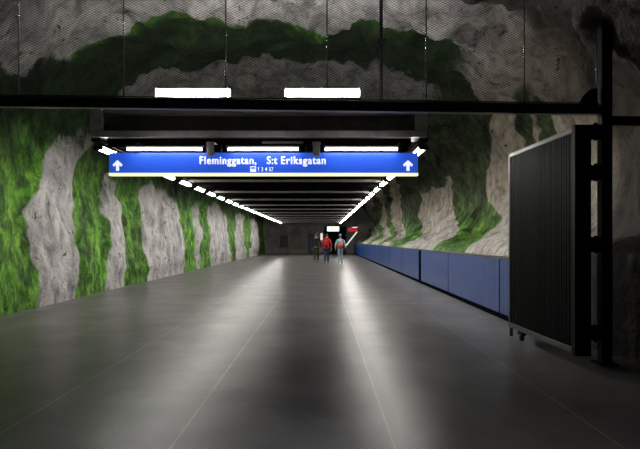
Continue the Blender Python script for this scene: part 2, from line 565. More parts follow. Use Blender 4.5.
# end wall with a doorway and a wide portal
bm = bmesh.new()
YE = 58.0
add_box(bm, -6.9, -1.47, YE, YE + 0.3, 0, 6.8)
add_box(bm, -1.47, -0.80, YE, YE + 0.3, 2.05, 6.8)
add_box(bm, -0.80, 0.25, YE, YE + 0.3, 0, 6.8)
add_box(bm, 0.25, 2.45, YE, YE + 0.3, 2.75, 6.8)
add_box(bm, 2.45, 5.4, YE, YE + 0.3, 0, 6.8)
struct(obj('wall_end', bm, M['endwall']))
struct(box_obj('door_1', (-1.46, -0.81, YE + 0.12, YE + 0.18, 0, 2.04), M['dark_blue']))
bm = bmesh.new()
add_box(bm, 0.17, 0.25, YE - 0.06, YE + 0.3, 0, 2.83)
add_box(bm, 2.45, 2.53, YE - 0.06, YE + 0.3, 0, 2.83)
add_box(bm, 0.25, 2.45, YE - 0.06, YE + 0.3, 2.75, 2.83)
struct(obj('trim_1', bm, M['dark_blue']))
bm = bmesh.new()       # passage beyond the portal
add_box(bm, 0.15, 0.25, YE + 0.3, 69, 0, 2.9)
add_box(bm, 2.45, 2.55, YE + 0.3, 69, 0, 2.9)
add_box(bm, 0.15, 2.55, YE + 0.3, 69, 2.8, 2.9)
add_box(bm, 0.15, 2.55, 69, 69.1, 0, 2.9)
struct(obj('wall_passage', bm, M['dark']))

# ------------------------------------------------------------------ blue barrier along the right side
BX = 3.20
bar = thing('blue_barrier', 'long low blue panelled barrier below the right rock wall', 'barrier', (BX, 8.4, 0))
edges = [8.4, 10.1, 14.2, 18.3, 22.4, 26.5, 30.6, 34.7, 38.8, 42.9, 47.0, 51.1, 56.0]
for a, b_ in zip(edges[:-1], edges[1:]):
    bm = bmesh.new()
    if abs(a - 18.3) < 0.1:
        a = 18.55
    if abs(b_ - 18.3) < 0.1:
        b_ = 18.10
    n = max(2, int(round((b_ - a) / 0.205)))
    # sheet with shallow pressed grooves
    for k in range(n):
        y0 = a + 0.025 + (b_ - a - 0.05) * k / n
        y1 = a + 0.025 + (b_ - a - 0.05) * (k + 1) / n
        add_box(bm, 0.0, 0.035, y0 + 0.004 - 8.4, y1 - 0.004 - 8.4, 0.09, 1.055)
    add_box(bm, 0.006, 0.05, a + 0.05 - 8.4, b_ - 0.05 - 8.4, 0.09, 1.055)
    obj('panel', bm, M['barrier'], bar)
    box_obj('post', (0.02, 0.06, 18.05 - 8.4, 18.6 - 8.4, 0.0, 1.062) if abs(b_ - 18.10) < 0.01 else
            (0.012, 0.055, b_ - 0.04 - 8.4, b_ + 0.04 - 8.4, 0.0, 1.062), M['barrier_dark'], bar)
box_obj('kick_strip', (-0.012, 0.05, 0.0, 47.6, 0.0, 0.088), M['barrier_dark'], bar)
box_obj('top_cap', (-0.015, 0.16, 0.0, 47.6, 1.064, 1.10), M['barrier_cap'], bar, 0.006)

# ------------------------------------------------------------------ canopy
CX0, CX1, CY0, CY1 = -3.67, 1.67, 8.90, 51.5
can = thing('suspended_canopy', 'long dark suspended canopy over the middle of the hall behind the blue sign', 'canopy', ((CX0 + CX1) / 2, CY0, 0))
ox, oy = (CX0 + CX1) / 2, CY0
hw = (CX1 - CX0) / 2
box_obj('deck', (-hw + 0.10, hw - 0.10, 0.45, CY1 - oy, 3.08, 3.46), M['canopy'], can)
bm = bmesh.new()         # the open front box: top, back, ends
add_box(bm, -hw, hw, 0.0, 0.45, 3.44, 3.50)
add_box(bm, -hw, hw, 0.40, 0.45, 3.10, 3.44)
add_box(bm, -hw, hw, 0.0, 0.45, 3.04, 3.10)
obj('front_trough', bm, M['trough'], can)
box_obj('bottom_rail', (-hw, hw, -0.05, 0.06, 3.03, 3.13), M['front_rail'], can, 0.012)
box_obj('top_rail', (-hw + 0.19, -0.75, -0.02, 0.03, 3.425, 3.445), M['front_rail'], can)
box_obj('top_rail', (-0.25, hw - 0.19, -0.02, 0.03, 3.425, 3.445), M['front_rail'], can)
for s in (-1, 1):
    a, b_ = sorted((s * hw, s * (hw - 0.19)))
    box_obj('end_plate', (a, b_, -0.06, 0.06, 3.13, 3.48), M['grey_metal'], can, 0.01)
box_obj('front_beam', (-hw + 0.25, hw - 0.25, 0.02, 0.14, 2.90, 3.02), M['canopy'], can)
box_obj('soffit', (-hw + 0.08, hw - 0.08, 0.50, CY1 - oy, 3.02, 3.05), M['canopy'], can)
for k in range(13):
    y = 15.0 + 3.48 * (k - 1) - oy
    if y + oy > 51 or y < 0.5:
        continue
    box_obj('crossbar', (-hw + 0.08, hw - 0.08, y, y + 0.05, 2.955, 3.018), M['canopy_rib'], can)
for s in (-1, 1):
    a, b_ = sorted((s * (hw - 0.10), s * (hw + 0.03)))
    box_obj('side_fascia', (a, b_, 0.08, CY1 - oy, 2.985, 3.30), M['canopy_rail'], can)
box_obj('service_tray', (0.05, 0.70, -0.02, 0.02, 2.93, 2.965), M['canopy_rib'], can)

# hanger pole from the rock down to the canopy
hp = thing('hanger_pole', 'dark hanger pole between rock roof and canopy, right of the bright lamps', 'hanger pole', (1.16, 11.0, 3.47))
zt = roof_z(1.16, 11.0) - 3.47
bm = bmesh.new(); add_tube(bm, (0, 0, 0), (0, 0, zt + 0.05), 0.035, seg=12); obj('pole', bm, M['black_steel'], hp, True)
bm = bmesh.new(); add_box(bm, -0.09, 0.09, -0.09, 0.09, 1.78, 1.86); add_box(bm, -0.12, 0.03, -0.05, 0.05, 1.62, 1.70); obj('clamp', bm, M['black_steel'], hp)
box_obj('foot_plate', (-0.1, 0.1, -0.1, 0.1, -0.005, 0.015), M['black_steel'], hp)

# ------------------------------------------------------------------ canopy edge lamps
ORD = ['first', 'second', 'third', 'fourth', 'fifth', 'sixth', 'seventh', 'eighth', 'ninth', 'tenth', 'eleventh', 'twelfth']


def make_row_lamp():
    t = thing('tube_lamp', '', 'ceiling lamp', (0, 0, 0))
    bm = bmesh.new()
    add_prism(bm, [(-0.115, 0.024), (-0.105, 0.024), (-0.098, 0.047), (0.05, 0.047), (0.04, 0.075), (-0.10, 0.075)], -0.522, 0.522)
    obj('housing', bm, M['housing'], t)
    bm = bmesh.new()
    add_prism(bm, [(-0.028, -0.014), (0.028, -0.014), (0.038, 0.010), (0.035, 0.045), (-0.035, 0.045), (-0.038, 0.010)], -0.52, 0.52)
    obj('tube', bm, M['tube'], t)
    for s in (-1, 1):
        a, b_ = sorted((s * 0.52, s * 0.55))
        box_obj('end_cap', (-0.113, 0.048, a, b_, -0.012, 0.048), M['housing'], t)
    return t


lamp0 = make_row_lamp()
used = False
for side, lx in (('left', -3.67), ('right', 1.65)):
    for k in range(24):
        y = 9.80 + 1.74 * k
        if k < 12:
            lab = '%s white tube lamp from the sign along the %s edge of the canopy' % (ORD[k], side)
        else:
            lab = 'far white tube lamp where the row on the %s canopy edge merges into a line' % side
        grp = 'tube lamps along the %s canopy edge' % side
        if k >= 12:
            grp = 'distant tube lamps at the end of the %s canopy edge' % side
        if not used:
            lamp0.location = (lx, y, 2.90)
            lamp0['label'] = lab
            lamp0['group'] = grp
            used = True
        else:
            dup(lamp0, (lx, y, 2.90), lab, grp).rotation_euler.z = 0.0 if side == 'left' else PI

# ------------------------------------------------------------------ the two big lamps on the canopy
for x0, x1, lab in ((-2.82, -1.53, 'bright white fluorescent lamp on canopy top, above the word Fleminggatan'),
                    (-0.64, 0.65, 'bright white fluorescent lamp on canopy top, nearest the dark hanger pole')):
    yy = 9.5
    t = thing('canopy_top_lamp', lab, 'lamp', ((x0 + x1) / 2, yy, 3.49), 0, 'pair of bright lamps on top of the canopy')
    h = (x1 - x0) / 2
    bm = bmesh.new()
    add_box(bm, -h + 0.02, h - 0.02, -0.07, 0.07, 0.325, 0.465, 0.03)
    obj('diffuser', bm, M['toptube'], t)
    bm = bmesh.new()
    add_box(bm, -h, h, -0.08, 0.08, 0.29, 0.323, 0.005)
    obj('tray', bm, M['housing'], t)
    for s in (-1, 1):
        box_obj('end_cap', (min(s * h, s * (h - 0.018)), max(s * h, s * (h - 0.018)), -0.075, 0.075, 0.323, 0.487), M['grey_metal'], t)
        box_obj('stand', (s * h * 0.6 - 0.02, s * h * 0.6 + 0.02, -0.03, 0.03, 0.012, 0.29), M['black_steel'], t)

# ------------------------------------------------------------------ the blue sign
SY = 8.60
px = SY / F_PX


def sx(x):
    return (x - 322) * px


def sz(y):
    return CAM_H + (240 - y) * px


SX0, SX1 = sx(109), sx(418)
sc_ = (SX0 + SX1) / 2
sign = thing('direction_sign', 'long blue hanging sign with white lettering and an up arrow at each end', 'sign', (sc_, SY, sz(175.3)))
zb = sz(175.3)


def L(x, z):
    return x - sc_, z - zb


shw = (SX1 - SX0) / 2
box_obj('sign_box', (-shw, shw, 0.004, 0.14, 0.0, sz(152.5) - zb), M['navy_steel'], sign, 0.004)
box_obj('face', (-shw + 0.002, shw - 0.002, 0.0, 0.006, sz(172.9) - zb, sz(152.8) - zb), M['sign_blue'], sign)
box_obj('bottom_edge', (-shw - 0.003, shw + 0.003, -0.008, 0.10, -0.004, sz(173.0) - zb), M['sign_yellow'], sign)


def add_text(name, body, x0, x1, ybase, cap, mat, parent, bold=0.014):
    cu = bpy.data.curves.new(name, 'FONT')
    cu.body = body
    cu.size = 1.0
    cu.offset = bold
    cu.extrude = 0.0
    cu.space_character = 1.16
    to = bpy.data.objects.new(name + '_tmp', cu)
    C.objects.link(to)
    dg = bpy.context.evaluated_depsgraph_get()
    dg.update()
    me = bpy.data.meshes.new_from_object(to.evaluated_get(dg))
    C.objects.unlink(to)
    bpy.data.objects.remove(to)
    co = np.array([v.co[:] for v in me.vertices])
    mnx, mxx = co[:, 0].min(), co[:, 0].max()
    caph = 0.70
    s = (x1 - x0) / (mxx - mnx)
    v = cap / caph
    for p in me.vertices:
        xx = x0 + (p.co.x - mnx) * s
        zz = ybase + p.co.y * v
        p.co = (xx - sc_, -0.004, zz - zb)
    bm = bmesh.new()
    bm.from_mesh(me)
    src = bm.faces[:]
    if bold > 0.012:                 # heavier strokes: the outline repeated half a stroke to either side
        for dx in (-0.16 * px, 0.16 * px):
            dd = bmesh.ops.duplicate(bm, geom=src)
            for g in dd['geom']:
                if isinstance(g, bmesh.types.BMVert):
                    g.co.x += dx
                    g.co.y += 0.0006 * (1 if dx > 0 else 2)
    r = bmesh.ops.extrude_face_region(bm, geom=bm.faces[:])
    for g in r['geom']:
        if isinstance(g, bmesh.types.BMVert):
            g.co.y += 0.005
    bmesh.ops.recalc_face_normals(bm, faces=bm.faces[:])
    return obj(name, bm, mat, parent)


add_text('lettering', 'Fleminggatan,', sx(199.8), sx(256.2), sz(164.0), 7.6 * px, M['sign_white'], sign)
add_text('lettering', 'S:t', sx(267.0), sx(277.2), sz(164.0), 7.6 * px, M['sign_white'], sign)
add_text('lettering', 'Eriksgatan', sx(281.2), sx(325.6), sz(164.0), 7.6 * px, M['sign_white'], sign)
add_text('lettering', '1 3 4 57', sx(258.2), sx(273.4), sz(171.2), 3.9 * px, M['sign_white'], sign, 0.01)
# small bus symbol: white square with a window band and two lamps left open
bm = bmesh.new()
x0, z0 = L(sx(250.4), sz(171.8))
pw, ph = 5.6 * px, 5.4 * px
for (a, b_, c, d) in ((0, 1, 0, .30), (0, .16, .30, .42), (.30, .70, .30, .42), (.84, 1, .30, .42), (0, 1, .42, .55), (0, .12, .55, .85), (.88, 1, .55, .85), (0, 1, .85, 1)):
    add_box(bm, x0 + a * pw, x0 + b_ * pw, -0.004, 0.001, z0 + c * ph, z0 + d * ph)
obj('bus_symbol', bm, M['sign_white'], sign)
for cx in (117.6, 408.0):
    bm = bmesh.new()
    ax, az = L(sx(cx), sz(160.2))
    k = px
    pts = [(0, 0), (5.0, -4.6), (3.6, -6.4), (1.5, -4.6), (1.5, -10.6), (-1.5, -10.6), (-1.5, -4.6), (-3.6, -6.4), (-5.0, -4.6)]
    add_prism(bm, [(ax + a * k, az + b_ * k) for a, b_ in pts], -0.004, 0.001)
    obj('arrow', bm, M['sign_white'], sign)
# brackets carrying sign from the canopy
for bx in (211.0, 316.5, 135.5, 402.0):
    x, _ = L(sx(bx), 0)
    w_ = 0.055 if bx in (211.0, 316.5) else 0.035
    bm = bmesh.new()
    add_box(bm, x - w_, x + w_, -0.05, 0.04, sz(156.5) - zb if w_ > .05 else sz(153) - zb, 2.90 - zb, 0.005)
    add_box(bm, x - w_ * 1.2, x + w_ * 1.2, -0.02, 0.44, 2.865 - zb, 2.898 - zb)
    obj('bracket', bm, M['grey_metal'] if w_ > .05 else M['black_steel'], sign)
    bm = bmesh.new()
    add_box(bm, x - w_ * 3.0, x + w_ * 3.0, -0.035, 0.05, 2.75 - zb, 2.86 - zb, 0.01)
    obj('lamp_holder', bm, M['black_steel'], sign)

sl0 = None
for (a, b_, lab) in ((127.0, 202.5, 'slim lit tube over the arrow end of the sign, just before the word Fleminggatan'),
                     (228.0, 298.5, 'slim lit tube over the middle of the sign above S:t Eriks'),
                     (325.0, 397.5, 'slim lit tube over the empty blue end of the sign by its other arrow')):
    ya = 8.46
    q = ya / F_PX
    xa, xb = (a - 322) * q, (b_ - 322) * q
    t = thing('sign_lamp', lab, 'lamp', ((xa + xb) / 2, ya, CAM_H + (240 - 149.3) * q), 0, 'slim tubes lighting the blue sign')
    h = (xb - xa) / 2
    bm = bmesh.new(); add_tube(bm, (-h, 0, 0), (h, 0, 0), 0.019, seg=14); obj('tube', bm, M['signtube'], t, True)
    bm = bmesh.new(); add_box(bm, -h - 0.02, h + 0.02, -0.03, 0.03, 0.03, 0.05); obj('reflector', bm, M['grey_metal'], t)
    for s in (-1, 1):
        bm = bmesh.new(); add_box(bm, s * h * 0.8 - 0.015, s * h * 0.8 + 0.015, -0.01, 0.56, 0.05, 0.075); add_box(bm, s * h * 0.8 - 0.015, s * h * 0.8 + 0.015, 0.50, 0.56, 0.07, 2.905 - (CAM_H + (240 - 149.3) * q)); obj('arm', bm, M['black_steel'], t)
    for s in (-1, 1):
        bm = bmesh.new(); add_tube(bm, (s * h, 0, 0), (s * (h + 0.035), 0, 0), 0.03, seg=12); obj('end_cap', bm, M['black_steel'], t, True)

# ------------------------------------------------------------------ steel frame with mesh
def fy(x):
    return 6.16 + 0.0554 * x


ANG = math.atan(0.0554)
BZ = 2.87


def frame_box(bm, x0, x1, dy0, dy1, z0, z1, bevel=0.0):
    m0 = bmesh.new()
    add_box(m0, x0, x1, dy0, dy1, z0, z1, bevel)
    for v in m0.verts:
        v.co.y += fy(v.co.x)
    me = bpy.data.meshes.new('t')
    m0.to_mesh(me)
    m0.free()
    bm.from_mesh(me)
    bpy.data.meshes.remove(me)


bm = bmesh.new()
frame_box(bm, -6.2, 3.137, -0.05, 0.05, 2.815, 2.925, 0.012)
beam = tag(obj('crossbeam', bm, M['navy_steel']), 'dark navy steel crossbeam spanning the hall in front of the sign', 'beam')
bm = bmesh.new()
add_prism(bm, [(2.90, 2.928), (3.10, 2.928), (3.10, 3.11), (3.03, 3.10), (2.95, 3.03)], fy(3.0) - 0.02, fy(3.0) + 0.02)
obj('gusset_plate', bm, M['black_steel'], beam)
bm = bmesh.new()
frame_box(bm, -6.3, 3.1, -0.058, -0.03, 2.93, 2.94)
obj('mesh_clip_strip', bm, M['wire'], beam)

PXX = 3.20
post = thing('gate_post', 'tall black steel gate post running from the floor to the rock, beside the open gate', 'post', (PXX, fy(PXX), 0))
zt = 3.80
bm = bmesh.new(); add_box(bm, -0.06, 0.06, -0.06, 0.06, 0.0, zt + 0.25, 0.008); obj('shaft', bm, M['black_steel'], post)
box_obj('base_plate', (-0.11, 0.11, -0.11, 0.11, 0, 0.015), M['black_steel'], post)
for z in (0.35, 1.35, 2.16, 2.62):
    bm = bmesh.new()
    add_box(bm, -0.17, -0.06, -0.03, 0.03, z - 0.085, z + 0.085, 0.006)
    add_tube(bm, (-0.125, -0.04, z - 0.10), (-0.125, -0.04, z + 0.10), 0.018, seg=10)
    obj('hinge', bm, M['black_steel'], post)

bm = bmesh.new()
frame_box(bm, 3.27, 4.3, -0.04, 0.04, 2.70, 2.80, 0.01)
tag(obj('side_beam', bm, M['black_steel']), 'short black steel rail from the gate post into the rock', 'rail')


def mesh_lattice(name, x0, x1, z0, zfun, mat, cw=0.050, ch=0.0138, r=0.0024, zlow=None):
    """expanded diamond mesh: zigzag strands with a triangular section"""
    verts, faces = [], []
    nx = int((x1 - x0) / (cw / 2))
    xs = x0 + np.arange(nx + 1) * cw / 2
    tops = np.array([zfun(x) for x in xs])
    lows = np.full(nx + 1, z0) if zlow is None else np.array([zlow(x) for x in xs])
    zmin, zmax = lows.min(), tops.max()
    nr = int((zmax - zmin) / ch) + 1
    off = np.array([[0, 0.0], [0.0042, r], [0.0042, -r]])
    base = 0
    for row in range(nr):
        zc = zmin + (row + 0.5) * ch
        zig = zc + (ch / 2 - 0.0008) * np.where(((np.arange(nx + 1) + row) % 2) == 0, 1, -1)
        ok = (zig < tops) & (zig > lows)
        for s in range(0, 1):
            v = np.empty(((nx + 1), 3, 3))
            for q in range(3):
                v[:, q, 0] = xs
                v[:, q, 1] = 6.16 + 0.0554 * xs + off[q, 0]
                v[:, q, 2] = zig + off[q, 1]
            verts.append(v.reshape(-1, 3))
            i = np.nonzero(ok[:-1] & ok[1:])[0]
            a = base + i * 3
            b_ = a + 3
            for q in range(3):
                q2 = (q + 1) % 3
                faces.append(np.stack([a + q, b_ + q, b_ + q2, a + q2], -1))
            base += (nx + 1) * 3
    V = np.concatenate(verts)
    Fc = np.concatenate(faces)
    usedv = np.zeros(len(V), bool)
    usedv[Fc.ravel()] = True
    remap = np.cumsum(usedv) - 1
    V = V[usedv]
    Fc = remap[Fc]
    me = bpy.data.meshes.new(name)
    me.vertices.add(len(V))
    me.vertices.foreach_set('co', V.astype(np.float32).ravel())
    me.loops.add(Fc.size)
    me.loops.foreach_set('vertex_index', Fc.ravel().astype(np.int32))
    me.polygons.add(len(Fc))
    me.polygons.foreach_set('loop_start', np.arange(0, Fc.size, 4, dtype=np.int32))
    me.update(calc_edges=True)
    me.validate()
    me.materials.append(mat)
    o = bpy.data.objects.new(name, me)
    C.objects.link(o)
    return o


mesh1 = tag(mesh_lattice('wire_mesh_screen', -6.2, 3.13, 2.93, lambda x: roof_z(x, fy(x)) + 0.02, M['wire']),
            'dark diamond wire mesh screen filling the arch above the long crossbeam', 'wire mesh')
rods = [(19, 5.98), (124, 6.04), (226, 6.1), (327, 6.16), (426, 6.22), (524, 6.28), (596.3, 6.32)]
for rx_, d in rods:
    x = (rx_ - 322) * 6.1 / F_PX
    x = (rx_ - 322) * fy(x) / F_PX
    bm = bmesh.new()
    add_tube(bm, (x, fy(x) - 0.012, 2.92), (x, fy(x) - 0.012, roof_z(x, fy(x)) + 0.03), 0.007, seg=8)
    obj('hanger_rod', bm, M['rod'], mesh1, True)
mesh2 = tag(mesh_lattice('wire_mesh_screen', 3.27, 4.25, 0.02, lambda x: roof_z(x, fy(x)) + 0.0, M['wire'], zlow=lambda x: 0.02 if x < 3.48 else 1.25),
            'narrow wire mesh panel between the gate post and the dark rock', 'wire mesh')

# ------------------------------------------------------------------ the open gate leaf
GX, GY0, GY1 = 2.80, 6.24, 8.20
GZ0, GZ1 = 0.13, 2.66
gate = thing('steel_gate', 'tall black barred gate leaf standing open beside the blue barrier', 'gate', (GX, GY0, 0), math.atan2(0.07, 1.96))
LG = GY1 - GY0
bm = bmesh.new(); add_box(bm, 0.0, 0.185, -0.04, 0.04, GZ0 - 0.02, GZ1 + 0.02, 0.006); obj('hinge_stile', bm, M['black_steel'], gate)
bm = bmesh.new(); add_box(bm, 0.0, 0.06, LG - 0.05, LG, GZ0 - 0.0, GZ1 - 0.0, 0.006); obj('lock_stile', bm, M['gate_rail'], gate)
bm = bmesh.new(); add_box(bm, 0.0, 0.06, 0.04, LG - 0.05, GZ1 - 0.06, GZ1, 0.006); obj('top_rail', bm, M['gate_rail'], gate)
bm = bmesh.new(); add_box(bm, 0.0, 0.06, 0.04, LG - 0.05, GZ0, GZ0 + 0.07, 0.006); obj('bottom_rail', bm, M['gate_rail'], gate)
bm = bmesh.new(); add_box(bm, 0.02, 0.035, 0.04, LG - 0.05, 2.08, 2.14, 0.003); obj('middle_rail', bm, M['black_steel'], gate)
nb = 29
bar_mat = simple('matt_black_gate_bars', (0.005, 0.005, 0.006), 0.5, 0.0, 0.3, 8)
bar_mat.node_tree.nodes['Principled BSDF'].inputs['Specular IOR Level'].default_value = 0.03
for k in range(nb):
    y = 0.04 + (LG - 0.09) * (k + 0.5) / nb
    bm = bmesh.new()
    add_box(bm, 0.006, 0.056, y - 0.021, y + 0.021, GZ0 + 0.07, GZ1 - 0.06, 0.003)
    obj('bar', bm, bar_mat, gate)
bm = bmesh.new()
add_box(bm, 0.01, 0.05, LG - 0.045, LG - 0.005, 0.0, GZ0)
obj('foot', bm, M['gate_rail'], gate)
bm = bmesh.new()
add_box(bm, 0.0, 0.06, LG - 0.50, LG - 0.34, GZ0 - 0.05, GZ0 + 0.0, 0.004)
add_tube(bm, (0.01, LG - 0.42, 0.04), (0.05, LG - 0.42, 0.04), 0.04, seg=18)
obj('roller', bm, M['black_steel'], gate)

# ------------------------------------------------------------------ things at the far end
t = thing('exit_sign', 'small glowing white sign hanging at the far end above the people', 'sign', (1.03, 52.0, 2.43))
box_obj('face', (-0.55, 0.55, -0.02, 0.0, -0.21, 0.21), M['litwhite'], t)
box_obj('case', (-0.60, 0.60, 0.0, 0.10, -0.25, 0.25), M['dark_blue'], t)
bm = bmesh.new()
for a, b_, c, d in ((-0.2, 0.02, 0.02, 0.12), (-0.04, 0.04, -0.15, 0.05), (0.12, 0.34, -0.12, -0.06), (0.22, 0.28, -0.12, 0.10)):
    add_box(bm, a, b_, -0.026, -0.018, c, d)
obj('pictogram', bm, M['olive_cloth'], t)
for s in (-1, 1):
    box_obj('hanger', (s * 0.4 - 0.012, s * 0.4 + 0.012, 0.03, 0.06, 0.25, roof_z(1.03, 52.0) - 2.43), M['black_steel'], t)

t = thing('red_sign', 'small red lit sign hanging over the far end of the blue barrier', 'sign', (2.72, 49.5, 2.33))
box_obj('face', (-0.36, 0.40, -0.02, 0.0, -0.18, 0.16), M['litred'], t)
box_obj('top_light', (-0.05, 0.42, -0.02, 0.05, 0.165, 0.22), M['rail_light'], t)
box_obj('case', (-0.40, 0.44, 0.0, 0.10, -0.20, 0.165), M['dark'], t)
bm = bmesh.new(); add_box(bm, -0.22, 0.28, -0.026, -0.018, -0.03, 0.02); obj('stripe', bm, M['dark'], t)
for s in (-1, 1):
    box_obj('hanger', (s * 0.3 - 0.012, s * 0.3 + 0.012, 0.06, 0.09, 0.165, roof_z(2.72, 49.5) - 2.33), M['black_steel'], t)

t = thing('sloping_rail_light', 'pale lit strip climbing diagonally under the small red sign', 'strip light', (2.34, 54.5, 0.0))
bm = bmesh.new(); add_tube(bm, (0.0, 0, 0.86), (1.10, 0, 2.24), 0.055, seg=10); obj('strip', bm, M['rail_light'], t, True)
bm = bmesh.new(); add_tube(bm, (0.0, 0.06, 0.80), (1.10, 0.06, 2.18), 0.05, seg=10)
add_box(bm, -0.03, 0.03, 0.03, 0.10, 0.0, 0.85); add_box(bm, 1.04, 1.10, 0.03, 0.10, 0.0, 2.2)
obj('support', bm, M['dark'], t)

t = thing('wall_poster', 'small dark framed panel on the grey end wall', 'panel', (-3.95, YE - 0.03, 1.25))
box_obj('frame', (-0.40, 0.40, -0.02, 0.03, -0.62, 0.62), M['dark'], t)
box_obj('sheet', (-0.33, 0.33, -0.028, -0.02, -0.55, 0.55), M['poster'], t)

# lamp in the far passage and at its mouth
t = thing('corner_lamp', 'pale wall lamp at the corner of the far passage behind the people', 'lamp', (-0.05, YE - 0.10, 1.75))
box_obj('diffuser', (-0.10, 0.10, -0.04, 0.0, -0.35, 0.35), M['rail_light'], t)
box_obj('back_plate', (-0.12, 0.12, 0.0, 0.10, -0.38, 0.38), M['grey_metal'], t)


# ------------------------------------------------------------------ people
def skin_obj(name, verts, edges, radii, mat, parent, sub=2, root=0):
    me = bpy.data.meshes.new(name)
    me.from_pydata(verts, edges, [])
    me.materials.append(mat)
    o = bpy.data.objects.new(name, me)
    C.objects.link(o)
    sk = o.modifiers.new('Skin', 'SKIN')
    sk.use_smooth_shade = True
    if not me.skin_vertices:
        bpy.context.view_layer.objects.active = o
    for i, r in enumerate(radii):
        sv = me.skin_vertices[0].data[i]
        sv.radius = r if isinstance(r, tuple) else (r, r)
        sv.use_root = (i == root)
    ss = o.modifiers.new('Sub', 'SUBSURF')
    ss.levels = sub
    ss.render_levels = sub
    dg = bpy.context.evaluated_depsgraph_get()
    dg.update()
    baked = bpy.data.meshes.new_from_object(o.evaluated_get(dg))
    o.modifiers.clear()
    o.data = baked
    if not baked.materials:
        baked.materials.append(mat)
    for p in baked.polygons:
        p.use_smooth = True
    if parent:
        o.parent = parent
    return o


class Sk:
    def __init__(self):
        self.v, self.e, self.r = [], [], []

    def add(self, p, r, parent=None):
        self.v.append(tuple(p))
        self.r.append(r)
        if parent is not None:
            self.e.append((parent, len(self.v) - 1))
        return len(self.v) - 1


